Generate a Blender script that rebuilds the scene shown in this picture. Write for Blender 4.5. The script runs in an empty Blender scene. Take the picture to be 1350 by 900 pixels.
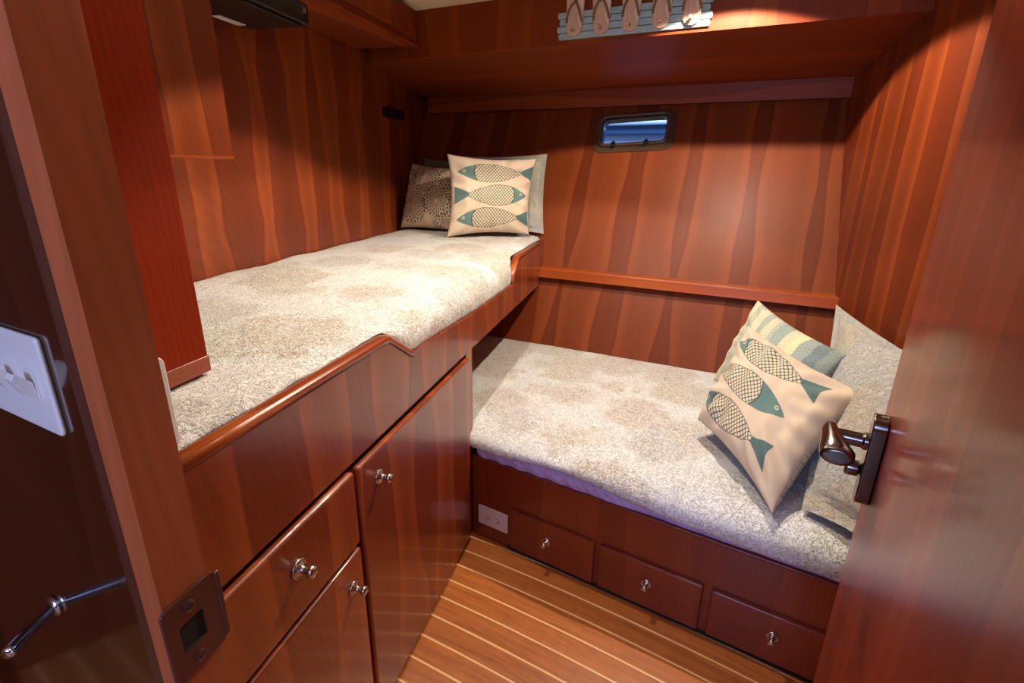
import bpy, bmesh, math, random
import numpy as np
from math import sin, cos, radians, pi, sqrt
from mathutils import Vector, Matrix, noise
random.seed(7)
SC = bpy.context.scene
COL = SC.collection

# ------------------------------------------------------------------ frames
def frame(x, y, az, z=0.0):
    """local x runs along compass azimuth az (deg from +Y towards +X), local y is 90 deg to its left"""
    return Matrix.Translation((x, y, z)) @ Matrix.Rotation(radians(90 - az), 4, 'Z')
AX, AY = -0.133, 1.490
FC = frame(AX, AY, 14.8)            # cabinet / upper berth front: x = s along it, y = into the berth
FB = frame(AX, AY, 121.5)           # lower berth front: x = s, y = into the berth
FH = frame(0.126, 2.50, 116)        # hull side, foot line at z = 0.66, leans outwards
FL = frame(-0.577, 3.03, 13)        # left bulkhead (y = to its left, away from room)
FR = frame(1.26, 1.962, 16)         # right bulkhead (y = into the room)
FF = frame(-0.407, 2.471, 116)      # fascia
FW = frame(-0.497, 0.513, 117)      # passage bulkhead with the switches
KL = 0.49                            # hull lean
def hully(z): return KL * (z - 0.66)
IDN = Matrix.Identity(4)

# ------------------------------------------------------------------ object helpers
def link(name, me, mat=None, parent=None, M=None):
    o = bpy.data.objects.new(name, me)
    COL.objects.link(o)
    if mat is not None and me is not None:
        me.materials.append(mat)
    if parent is not None:
        o.parent = parent
        if M is not None:
            o.matrix_local = parent_inv(parent) @ M
    elif M is not None:
        o.matrix_world = M
    return o
MW = {}
def parent_inv(p):
    return MW.get(p.name, IDN).inverted()
def tag(o, label=None, cat=None, group=None, kind=None):
    if label: o['label'] = label
    if cat: o['category'] = cat
    if group: o['group'] = group
    if kind: o['kind'] = kind
    return o
def empty(name, M):
    o = bpy.data.objects.new(name, None); COL.objects.link(o)
    o.empty_display_size = 0.05
    o.matrix_world = M
    MW[o.name] = M.copy()
    return o
def obj(name, bm, mat, parent=None, M=None, smooth=False, bevel=0.0, seg=2):
    me = bpy.data.meshes.new(name)
    bmesh.ops.recalc_face_normals(bm, faces=bm.faces)
    bm.to_mesh(me); bm.free()
    if smooth:
        for p in me.polygons: p.use_smooth = True
    o = link(name, me, mat, parent, M)
    MW[o.name] = (M or IDN).copy()
    if bevel > 0:
        m = o.modifiers.new('bevel', 'BEVEL'); m.width = bevel; m.segments = seg
        m.limit_method = 'ANGLE'; m.angle_limit = radians(35)
        try: m.harden_normals = False
        except Exception: pass
        for p in me.polygons: p.use_smooth = True
        try:
            w = o.modifiers.new('wn', 'WEIGHTED_NORMAL'); w.keep_sharp = False
        except Exception: pass
    return o
def add_box(bm, x0, x1, y0, y1, z0, z1):
    v = [bm.verts.new(p) for p in ((x0,y0,z0),(x1,y0,z0),(x1,y1,z0),(x0,y1,z0),(x0,y0,z1),(x1,y0,z1),(x1,y1,z1),(x0,y1,z1))]
    for f in ((0,3,2,1),(4,5,6,7),(0,1,5,4),(1,2,6,5),(2,3,7,6),(3,0,4,7)):
        bm.faces.new([v[i] for i in f])
def box(*a):
    bm = bmesh.new(); add_box(bm, *a); return bm
def add_prism(bm, pts, a, b, axis='y'):
    """pts: 2-D outline; extruded a..b along axis. axis y: pts=(x,z); z: pts=(x,y); x: pts=(y,z)"""
    def P(p, t):
        return {'y': (p[0], t, p[1]), 'z': (p[0], p[1], t), 'x': (t, p[0], p[1])}[axis]
    A = [bm.verts.new(P(p, a)) for p in pts]; B = [bm.verts.new(P(p, b)) for p in pts]
    n = len(pts)
    bm.faces.new(A); bm.faces.new(B[::-1])
    for i in range(n):
        bm.faces.new((A[i], B[i], B[(i+1) % n], A[(i+1) % n]))
def prism(*a, **k):
    bm = bmesh.new(); add_prism(bm, *a, **k); return bm
def add_lathe(bm, prof, seg=24, M=IDN):
    """prof: list of (r, h) along local +z"""
    rings = []
    for r, h in prof:
        if r < 1e-6: rings.append([bm.verts.new(M @ Vector((0, 0, h)))])
        else: rings.append([bm.verts.new(M @ Vector((r*cos(2*pi*i/seg), r*sin(2*pi*i/seg), h))) for i in range(seg)])
    for a, b in zip(rings, rings[1:]):
        for i in range(seg):
            j = (i+1) % seg
            if len(a) == 1 and len(b) == 1: continue
            if len(a) == 1: bm.faces.new((a[0], b[j], b[i]))
            elif len(b) == 1: bm.faces.new((a[i], a[j], b[0]))
            else: bm.faces.new((a[i], a[j], b[j], b[i]))
    if len(rings[0]) > 1: bm.faces.new(rings[0][::-1])
    if len(rings[-1]) > 1: bm.faces.new(rings[-1])
def add_tube(bm, pts, r, seg=10, closed=False, flat=1.0, up=Vector((0,0,1))):
    pts = [Vector(p) for p in pts]; n = len(pts); rings = []
    for i, p in enumerate(pts):
        if closed: t = pts[(i+1) % n] - pts[i-1]
        else: t = pts[min(i+1, n-1)] - pts[max(i-1, 0)]
        t.normalize()
        a = t.cross(up)
        if a.length < 1e-4: a = t.cross(Vector((1, 0, 0)))
        a.normalize(); b = t.cross(a).normalized()
        rr = r[i] if isinstance(r, (list, tuple)) else r
        rings.append([bm.verts.new(p + a*rr*cos(2*pi*k/seg) + b*rr*flat*sin(2*pi*k/seg)) for k in range(seg)])
    m = n if closed else n-1
    for i in range(m):
        A, B = rings[i], rings[(i+1) % n]
        for k in range(seg):
            bm.faces.new((A[k], A[(k+1) % seg], B[(k+1) % seg], B[k]))
    if not closed:
        bm.faces.new(rings[0][::-1]); bm.faces.new(rings[-1])
def rrect(w, h, r, n=6):
    out = []
    for cx, cy, a0 in ((w/2-r, h/2-r, 0), (-w/2+r, h/2-r, 90), (-w/2+r, -h/2+r, 180), (w/2-r, -h/2+r, 270)):
        for i in range(n+1):
            a = radians(a0 + 90*i/n); out.append((cx + r*cos(a), cy + r*sin(a)))
    return out
def add_ring(bm, outer, inner, y0, y1):
    """flat ring between two outlines with the same count, in local xz, thickness y0..y1"""
    n = len(outer)
    V = {}
    for key, o, y in (('oa', outer, y0), ('ob', outer, y1), ('ia', inner, y0), ('ib', inner, y1)):
        V[key] = [bm.verts.new((p[0], y, p[1])) for p in o]
    for i in range(n):
        j = (i+1) % n
        bm.faces.new((V['oa'][i], V['oa'][j], V['ia'][j], V['ia'][i]))
        bm.faces.new((V['ob'][i], V['ib'][i], V['ib'][j], V['ob'][j]))
        bm.faces.new((V['oa'][i], V['ob'][i], V['ob'][j], V['oa'][j]))
        bm.faces.new((V['ia'][i], V['ia'][j], V['ib'][j], V['ib'][i]))

# ------------------------------------------------------------------ materials
def srgb(r, g, b):
    f = lambda c: (c/255/12.92) if c/255 <= 0.04045 else ((c/255+0.055)/1.055)**2.4
    return (f(r), f(g), f(b), 1)
def newmat(name):
    m = bpy.data.materials.new(name); m.use_nodes = True
    nt = m.node_tree; b = nt.nodes['Principled BSDF']
    return m, nt, b
def N(nt, t, **k):
    n = nt.nodes.new(t)
    for a, v in k.items(): setattr(n, a, v)
    return n
def plain(name, col, rough=0.5, metal=0.0, bump=0.0, bscale=200, coat=0.0, spec=0.5, var=0.06):
    m, nt, b = newmat(name)
    tc = N(nt, 'ShaderNodeTexCoord'); no = N(nt, 'ShaderNodeTexNoise')
    no.inputs['Scale'].default_value = bscale; no.inputs['Detail'].default_value = 3
    nt.links.new(tc.outputs['Object'], no.inputs['Vector'])
    mx = N(nt, 'ShaderNodeMixRGB', blend_type='MULTIPLY'); mx.inputs['Fac'].default_value = 1
    mx.inputs['Color1'].default_value = col
    mr = N(nt, 'ShaderNodeMapRange'); mr.inputs['To Min'].default_value = 1-var; mr.inputs['To Max'].default_value = 1+var
    nt.links.new(no.outputs['Fac'], mr.inputs['Value']); nt.links.new(mr.outputs['Result'], mx.inputs['Color2'])
    nt.links.new(mx.outputs['Color'], b.inputs['Base Color'])
    b.inputs['Roughness'].default_value = rough; b.inputs['Metallic'].default_value = metal
    b.inputs['Coat Weight'].default_value = coat; b.inputs['Coat Roughness'].default_value = 0.05
    b.inputs['Specular IOR Level'].default_value = spec
    if bump:
        bp = N(nt, 'ShaderNodeBump'); bp.inputs['Strength'].default_value = bump; bp.inputs['Distance'].default_value = 0.001
        nt.links.new(no.outputs['Fac'], bp.inputs['Height']); nt.links.new(bp.outputs['Normal'], b.inputs['Normal'])
    return m
def _m(nt, op, a, b=None, c=None):
    n = nt.nodes.new('ShaderNodeMath'); n.operation = op
    for i, v in enumerate((a, b, c)):
        if v is None: continue
        if isinstance(v, (int, float)): n.inputs[i].default_value = v
        else: nt.links.new(v, n.inputs[i])
    return n.outputs[0]
def wood(name, dark, mid, light, vert=True, sx=9.0, sv=0.8, seed=0.0, rough=0.34, coat=0.35, contrast=1.0, coatr=0.2, pitch=0.19, spec=0.4, amp=1.25, boff=0.28):
    """varnished cherry veneer: tall lens-shaped streaks, fine grain, clear coat"""
    m, nt, b = newmat(name); L = nt.links
    tc = N(nt, 'ShaderNodeTexCoord'); sp = N(nt, 'ShaderNodeSeparateXYZ'); L.new(tc.outputs['Object'], sp.inputs[0])
    ad = N(nt, 'ShaderNodeMath', operation='ADD')
    if vert:
        L.new(sp.outputs['X'], ad.inputs[0]); L.new(sp.outputs['Y'], ad.inputs[1]); along = sp.outputs['Z']
    else:
        L.new(sp.outputs['Z'], ad.inputs[0]); L.new(sp.outputs['Y'], ad.inputs[1]); along = sp.outputs['X']
    def vec(su, sa, off):
        c = N(nt, 'ShaderNodeCombineXYZ')
        a = N(nt, 'ShaderNodeMath', operation='MULTIPLY_ADD'); a.inputs[1].default_value = su; a.inputs[2].default_value = off
        q = N(nt, 'ShaderNodeMath', operation='MULTIPLY_ADD'); q.inputs[1].default_value = sa; q.inputs[2].default_value = off*0.37
        L.new(ad.outputs[0], a.inputs[0]); L.new(along, q.inputs[0])
        L.new(a.outputs[0], c.inputs[0]); L.new(q.outputs[0], c.inputs[1]); c.inputs[2].default_value = seed
        return c.outputs[0]
    # book-matched leaves: a mirrored, vase-shaped heart with a pale sapwood edge
    mth = lambda op, a, b=None, c=None: _m(nt, op, a, b, c)
    warp = N(nt, 'ShaderNodeTexNoise'); warp.inputs['Scale'].default_value = 1; warp.inputs['Detail'].default_value = 1
    L.new(vec(2.0, 1.3, seed*3.1), warp.inputs['Vector'])
    uu = mth('ADD', ad.outputs[0], mth('MULTIPLY', mth('SUBTRACT', warp.outputs['Fac'], 0.5), 0.05))
    q = mth('ADD', mth('DIVIDE', uu, pitch), seed*1.37)
    idn = mth('FLOOR', q); t = mth('MULTIPLY', mth('ABSOLUTE', mth('SUBTRACT', mth('FRACT', q), 0.5)), 2.0)
    wn = N(nt, 'ShaderNodeTexWhiteNoise', noise_dimensions='1D'); L.new(idn, wn.inputs['W'])
    cv = N(nt, 'ShaderNodeCombineXYZ'); L.new(mth('MULTIPLY', idn, 3.7), cv.inputs[0]); L.new(mth('MULTIPLY', along, sv*2.6), cv.inputs[1]); cv.inputs[2].default_value = seed
    nb_ = N(nt, 'ShaderNodeTexNoise'); nb_.inputs['Scale'].default_value = 1; nb_.inputs['Detail'].default_value = 0.6; L.new(cv.outputs[0], nb_.inputs['Vector'])
    bnd = mth('ADD', mth('MULTIPLY', mth('SUBTRACT', nb_.outputs['Fac'], 0.5), amp), mth('MULTIPLY_ADD', wn.outputs['Value'], 0.40, boff))
    dd = mth('SUBTRACT', t, bnd)
    r1 = N(nt, 'ShaderNodeValToRGB'); L.new(mth('ADD', dd, 0.5), r1.inputs[0])
    half = lambda p, q_, f: tuple(p[i]*(1-f)+q_[i]*f for i in range(4))
    e = r1.color_ramp.elements
    e[0].position = 0.0; e[0].color = half(dark, mid, 0.35); e[1].position = 1.0; e[1].color = half(mid, light, 0.15)
    for pos, c in ((0.30, half(dark, mid, 0.6)), (0.465, half(dark, mid, 0.35)), (0.505, light), (0.68, half(mid, light, 0.7)), (0.82, half(mid, light, 0.2))):
        k = e.new(pos); k.color = c
    # veneer leaves, each with its own tone
    n2 = N(nt, 'ShaderNodeTexNoise'); n2.inputs['Scale'].default_value = 1; n2.inputs['Detail'].default_value = 2
    L.new(vec(3.5, 0.25, 5+seed), n2.inputs['Vector'])
    mr = N(nt, 'ShaderNodeMapRange'); mr.inputs['From Min'].default_value = 0.3; mr.inputs['From Max'].default_value = 0.7
    mr.inputs['To Min'].default_value = 1-0.18*contrast; mr.inputs['To Max'].default_value = 1+0.18*contrast
    L.new(n2.outputs['Fac'], mr.inputs['Value'])
    n3 = N(nt, 'ShaderNodeTexNoise'); n3.inputs['Scale'].default_value = 1; n3.inputs['Detail'].default_value = 3
    L.new(vec(240, 7, 1+seed), n3.inputs['Vector'])
    mr3 = N(nt, 'ShaderNodeMapRange'); mr3.inputs['To Min'].default_value = 0.86; mr3.inputs['To Max'].default_value = 1.14
    L.new(n3.outputs['Fac'], mr3.inputs['Value'])
    # cathedral figure
    w = N(nt, 'ShaderNodeTexWave', wave_type='RINGS', rings_direction='Z'); w.inputs['Scale'].default_value = 5.5
    w.inputs['Distortion'].default_value = 6; w.inputs['Detail'].default_value = 2; w.inputs['Detail Scale'].default_value = 0.8
    L.new(vec(5, 0.9, 2+seed), w.inputs['Vector'])
    mr4 = N(nt, 'ShaderNodeMapRange'); mr4.inputs['To Min'].default_value = 0.94; mr4.inputs['To Max'].default_value = 1.05
    L.new(w.outputs['Fac'], mr4.inputs['Value'])
    cur = r1.outputs['Color']
    for s in (mr.outputs['Result'], mr3.outputs['Result'], mr4.outputs['Result']):
        mx = N(nt, 'ShaderNodeMixRGB', blend_type='MULTIPLY'); mx.inputs['Fac'].default_value = 1
        L.new(cur, mx.inputs['Color1']); L.new(s, mx.inputs['Color2']); cur = mx.outputs['Color']
    L.new(cur, b.inputs['Base Color'])
    b.inputs['Roughness'].default_value = rough; b.inputs['Specular IOR Level'].default_value = spec
    b.inputs['Coat Weight'].default_value = coat; b.inputs['Coat Roughness'].default_value = coatr
    bp = N(nt, 'ShaderNodeBump'); bp.inputs['Strength'].default_value = 0.04; bp.inputs['Distance'].default_value = 0.001
    L.new(n3.outputs['Fac'], bp.inputs['Height']); L.new(bp.outputs['Normal'], b.inputs['Normal'])
    return m
D_, M_, L_ = srgb(104, 40, 14), srgb(126, 54, 20), srgb(146, 68, 27)
M = {}
M['wall'] = wood('cherry_wall', D_, M_, L_, seed=1.3, coat=0.15, coatr=0.3, pitch=0.17)
M['wall_left'] = wood('cherry_left_wall', D_, M_, L_, seed=6.1, sv=1.0, coat=0.12, coatr=0.35, rough=0.42, pitch=0.23)
M['hull'] = wood('cherry_hull', srgb(98,39,14), srgb(120,53,20), srgb(134,64,26), seed=3.7, sv=0.9, rough=0.5, coat=0.07, coatr=0.34, spec=0.2, pitch=0.26, amp=0.5, boff=0.02)
M['right'] = wood('cherry_right', srgb(92,34,12), srgb(108,43,16), srgb(128,58,22), seed=9.2, sv=0.5, coat=0.1, coatr=0.35, rough=0.45, spec=0.25, pitch=0.24, amp=0.6)
M['cab'] = wood('cherry_cabinet', srgb(116,46,19), srgb(134,57,24), srgb(158,75,33), seed=4.4, sv=0.7, contrast=0.7, coat=0.6, coatr=0.10, pitch=0.24)
M['front'] = wood('cherry_berth_front', srgb(114,40,18), srgb(126,47,22), srgb(132,53,25), seed=2.2, sv=0.4, contrast=0.5, coat=0.4, coatr=0.12, pitch=0.33)
M['door'] = wood('cherry_door', srgb(116,38,12), srgb(126,44,14), srgb(138,54,20), seed=8.8, sv=0.5, contrast=0.5, rough=0.42, coat=0.36, coatr=0.13, spec=0.2, pitch=0.16)
M['beam'] = wood('cherry_beam', srgb(112,44,16), srgb(128,53,20), srgb(138,61,25), vert=False, seed=5.1, sv=0.3, contrast=0.4, rough=0.5, coat=0.0, spec=0.25, pitch=0.5)
M['fascia'] = wood('cherry_fascia', srgb(112,42,8), srgb(124,50,9), srgb(134,58,11), seed=7.7, sv=0.5, contrast=0.4, rough=0.55, coat=0.0, coatr=0.3, spec=0.2, pitch=0.3)
M['red'] = wood('mahogany_panel', srgb(128,36,8), srgb(132,39,10), srgb(138,43,12), seed=2.9, sv=0.3, contrast=0.1, rough=0.6, coat=0.0, spec=0.08, pitch=1.2)
M['trim'] = wood('cherry_trim', srgb(136,56,22), srgb(156,70,28), srgb(176,88,38), vert=False, seed=3.3, sv=0.6, contrast=0.3, rough=0.3, coat=0.4, pitch=0.5)
M['jamb'] = wood('varnished_jamb', srgb(148,74,40), srgb(162,84,46), srgb(174,94,54), seed=1.9, sv=0.6, contrast=0.4, rough=0.4, coat=0.2, coatr=0.2, pitch=0.3)
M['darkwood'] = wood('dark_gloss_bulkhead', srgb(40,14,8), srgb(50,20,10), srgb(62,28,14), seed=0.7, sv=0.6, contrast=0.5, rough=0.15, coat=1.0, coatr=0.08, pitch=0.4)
M['ceiling'] = plain('cream_headliner', srgb(214,196,166), 0.8, bump=0.1)
M['black'] = plain('black_plastic', srgb(14,13,13), 0.35)
M['shadowgap'] = plain('gap_shade', srgb(20,8,6), 0.8)  # shade of gaps and recesses put into a near-black colour
M['white_pl'] = plain('white_plastic', srgb(226,222,218), 0.35, var=0.02)
M['outlet'] = plain('outlet_plastic', srgb(222,196,186), 0.35, var=0.02)
M['slot'] = plain('slot_dark', srgb(70,40,36), 0.6)
M['nickel'] = plain('brushed_nickel', srgb(196,186,176), 0.26, metal=1.0, var=0.03)
M['bronze'] = plain('gunmetal', srgb(122,112,108), 0.2, metal=1.0, var=0.05)
M['chrome'] = plain('chrome', srgb(215,220,230), 0.08, metal=1.0, var=0.02)
M['steel'] = plain('dull_strike_plate', srgb(124,98,94), 0.34, metal=0.9, var=0.06)
M['label'] = plain('grey_label', srgb(214,204,194), 0.5)
M['rope'] = plain('twisted_rope', srgb(128,96,62), 0.9, bump=0.8, bscale=600, var=0.3)
M['portframe'] = plain('smoked_port_flange', srgb(78,60,44), 0.2, coat=0.5)
M['portring'] = plain('port_inner_ring', srgb(126,104,84), 0.18, metal=0.5)
M['lilac'] = None
def glass():
    m, nt, b = newmat('port_glass')
    b.inputs['Base Color'].default_value = srgb(190, 210, 240); b.inputs['Roughness'].default_value = 0.02
    b.inputs['Transmission Weight'].default_value = 1.0; b.inputs['IOR'].default_value = 1.05
    tc = N(nt, 'ShaderNodeTexCoord'); no = N(nt, 'ShaderNodeTexNoise'); no.inputs['Scale'].default_value = 90
    nt.links.new(tc.outputs['Object'], no.inputs['Vector'])
    mr = N(nt, 'ShaderNodeMapRange'); mr.inputs['To Min'].default_value = 0.02; mr.inputs['To Max'].default_value = 0.10
    nt.links.new(no.outputs['Fac'], mr.inputs['Value']); nt.links.new(mr.outputs['Result'], b.inputs['Roughness'])
    return m
M['glass'] = glass()
def sheetmat(name, c1, c2):
    m, nt, b = newmat(name); L = nt.links
    tc = N(nt, 'ShaderNodeTexCoord'); vo = N(nt, 'ShaderNodeTexVoronoi'); vo.inputs['Scale'].default_value = 55
    L.new(tc.outputs['Object'], vo.inputs['Vector'])
    r = N(nt, 'ShaderNodeValToRGB'); r.color_ramp.elements[0].position = 0.12; r.color_ramp.elements[0].color = c2
    r.color_ramp.elements[1].position = 0.25; r.color_ramp.elements[1].color = c1
    L.new(vo.outputs['Distance'], r.inputs[0]); L.new(r.outputs['Color'], b.inputs['Base Color'])
    b.inputs['Roughness'].default_value = 0.75
    w = N(nt, 'ShaderNodeTexWave'); w.bands_direction = 'DIAGONAL'; w.inputs['Scale'].default_value = 18; w.inputs['Distortion'].default_value = 3
    L.new(tc.outputs['Object'], w.inputs['Vector'])
    bp = N(nt, 'ShaderNodeBump'); bp.inputs['Strength'].default_value = 0.35; bp.inputs['Distance'].default_value = 0.006
    L.new(w.outputs['Fac'], bp.inputs['Height']); L.new(bp.outputs['Normal'], b.inputs['Normal'])
    return m
M['lilac'] = sheetmat('lilac_sheet', srgb(196,174,222), srgb(160,136,194))
def quilt(name, seed=0.0, warm=1.0, medscale=4.3, pale=(238,240,238)):
    """white matelasse quilt: squiggled stitching with big faded coral medallions in tan, green and grey"""
    m, nt, b = newmat(name); L = nt.links
    tc = N(nt, 'ShaderNodeTexCoord')
    mp = N(nt, 'ShaderNodeMapping'); mp.inputs['Location'].default_value = (seed, seed*0.7, 0)
    L.new(tc.outputs['Object'], mp.inputs['Vector'])
    # flatten z so that the pattern also covers the hanging edges
    def squig(scale, width, dist, soft=0.045):
        n = N(nt, 'ShaderNodeTexNoise'); n.inputs['Scale'].default_value = scale; n.inputs['Detail'].default_value = 1.2
        n.inputs['Distortion'].default_value = dist
        L.new(mp.outputs['Vector'], n.inputs['Vector'])
        s = N(nt, 'ShaderNodeMath', operation='SUBTRACT'); s.inputs[1].default_value = 0.5; L.new(n.outputs['Fac'], s.inputs[0])
        a = N(nt, 'ShaderNodeMath', operation='ABSOLUTE'); L.new(s.outputs[0], a.inputs[0])
        r = N(nt, 'ShaderNodeMapRange', interpolation_type='SMOOTHSTEP'); r.inputs['From Min'].default_value = width; r.inputs['From Max'].default_value = width+soft
        L.new(a.outputs[0], r.inputs['Value'])
        return r.outputs['Result']          # 0 on the line, 1 off it
    line = squig(100, 0.008, 1.1, 0.05)
    branch = squig(75, 0.03, 1.8)
    # medallion mask
    vo = N(nt, 'ShaderNodeTexVoronoi'); vo.inputs['Scale'].default_value = medscale; vo.inputs['Randomness'].default_value = 0.75
    nz = N(nt, 'ShaderNodeTexNoise'); nz.inputs['Scale'].default_value = 16; nz.inputs['Detail'].default_value = 3
    L.new(mp.outputs['Vector'], nz.inputs['Vector'])
    mixv = N(nt, 'ShaderNodeMixRGB', blend_type='ADD'); mixv.inputs['Fac'].default_value = 0.13
    L.new(mp.outputs['Vector'], mixv.inputs['Color1']); L.new(nz.outputs['Color'], mixv.inputs['Color2'])
    L.new(mixv.outputs['Color'], vo.inputs['Vector'])
    mm = N(nt, 'ShaderNodeMapRange', interpolation_type='SMOOTHSTEP'); mm.inputs['From Min'].default_value = 0.66; mm.inputs['From Max'].default_value = 0.46
    L.new(vo.outputs['Distance'], mm.inputs['Value'])
    sep = N(nt, 'ShaderNodeSeparateColor'); L.new(vo.outputs['Color'], sep.inputs[0])
    cr = N(nt, 'ShaderNodeValToRGB'); cr.color_ramp.interpolation = 'CONSTANT'
    e = cr.color_ramp.elements; e[0].position = 0; e[0].color = srgb(190,170,138); e[1].position = 0.4; e[1].color = srgb(184,178,172)
    k = e.new(0.65); k.color = srgb(182,178,140); k = e.new(0.82); k.color = srgb(192,168,146)
    L.new(sep.outputs[0], cr.inputs[0])
    # branches drawn only inside the medallions
    inv = N(nt, 'ShaderNodeMath', operation='SUBTRACT'); inv.inputs[0].default_value = 1; L.new(branch, inv.inputs[1])
    f0 = N(nt, 'ShaderNodeMath', operation='MULTIPLY_ADD'); f0.inputs[1].default_value = 0.66; f0.inputs[2].default_value = 0.14
    L.new(inv.outputs[0], f0.inputs[0])
    f = N(nt, 'ShaderNodeMath', operation='MULTIPLY'); L.new(f0.outputs[0], f.inputs[0]); L.new(mm.outputs['Result'], f.inputs[1])
    mx = N(nt, 'ShaderNodeMixRGB'); mx.inputs['Color1'].default_value = srgb(*pale); L.new(cr.outputs['Color'], mx.inputs['Color2']); L.new(f.outputs[0], mx.inputs['Fac'])
    # darker along the stitch line
    mx2 = N(nt, 'ShaderNodeMixRGB', blend_type='MULTIPLY'); mx2.inputs['Fac'].default_value = 1
    mr = N(nt, 'ShaderNodeMapRange'); mr.inputs['To Min'].default_value = 0.82; mr.inputs['To Max'].default_value = 1.0
    L.new(line, mr.inputs['Value']); L.new(mx.outputs['Color'], mx2.inputs['Color1']); L.new(mr.outputs['Result'], mx2.inputs['Color2'])
    L.new(mx2.outputs['Color'], b.inputs['Base Color'])
    b.inputs['Roughness'].default_value = 0.85; b.inputs['Specular IOR Level'].default_value = 0.2
    b.inputs['Sheen Weight'].default_value = 0.15
    n4 = N(nt, 'ShaderNodeTexNoise'); n4.inputs['Scale'].default_value = 70; n4.inputs['Detail'].default_value = 4
    L.new(mp.outputs['Vector'], n4.inputs['Vector'])
    h = N(nt, 'ShaderNodeMath', operation='MULTIPLY_ADD'); h.inputs[1].default_value = 0.5
    L.new(n4.outputs['Fac'], h.inputs[0]); L.new(line, h.inputs[2])
    bp = N(nt, 'ShaderNodeBump'); bp.inputs['Strength'].default_value = 0.75; bp.inputs['Distance'].default_value = 0.0045
    L.new(h.outputs[0], bp.inputs['Height']); L.new(bp.outputs['Normal'], b.inputs['Normal'])
    return m
M['quilt_u'] = quilt('coral_quilt_upper', 1.7)
M['quilt_l'] = quilt('coral_quilt_lower', 4.1)
M['sham'] = quilt('grey_coral_sham', 7.9, medscale=5.0, pale=(178,178,174))
def attrmat(name, weave=500, rough=0.85):
    m, nt, b = newmat(name); L = nt.links
    at = N(nt, 'ShaderNodeAttribute'); at.attribute_name = 'print'
    tc = N(nt, 'ShaderNodeTexCoord'); no = N(nt, 'ShaderNodeTexNoise'); no.inputs['Scale'].default_value = weave; no.inputs['Detail'].default_value = 3
    L.new(tc.outputs['Object'], no.inputs['Vector'])
    mr = N(nt, 'ShaderNodeMapRange'); mr.inputs['To Min'].default_value = 0.84; mr.inputs['To Max'].default_value = 1.14
    L.new(no.outputs['Fac'], mr.inputs['Value'])
    mx = N(nt, 'ShaderNodeMixRGB', blend_type='MULTIPLY'); mx.inputs['Fac'].default_value = 1
    L.new(at.outputs['Color'], mx.inputs['Color1']); L.new(mr.outputs['Result'], mx.inputs['Color2'])
    L.new(mx.outputs['Color'], b.inputs['Base Color'])
    b.inputs['Roughness'].default_value = rough; b.inputs['Specular IOR Level'].default_value = 0.2; b.inputs['Sheen Weight'].default_value = 0.1
    bp = N(nt, 'ShaderNodeBump'); bp.inputs['Strength'].default_value = 0.25; bp.inputs['Distance'].default_value = 0.001
    L.new(no.outputs['Fac'], bp.inputs['Height']); L.new(bp.outputs['Normal'], b.inputs['Normal'])
    return m
M['print'] = attrmat('printed_cotton')
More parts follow.
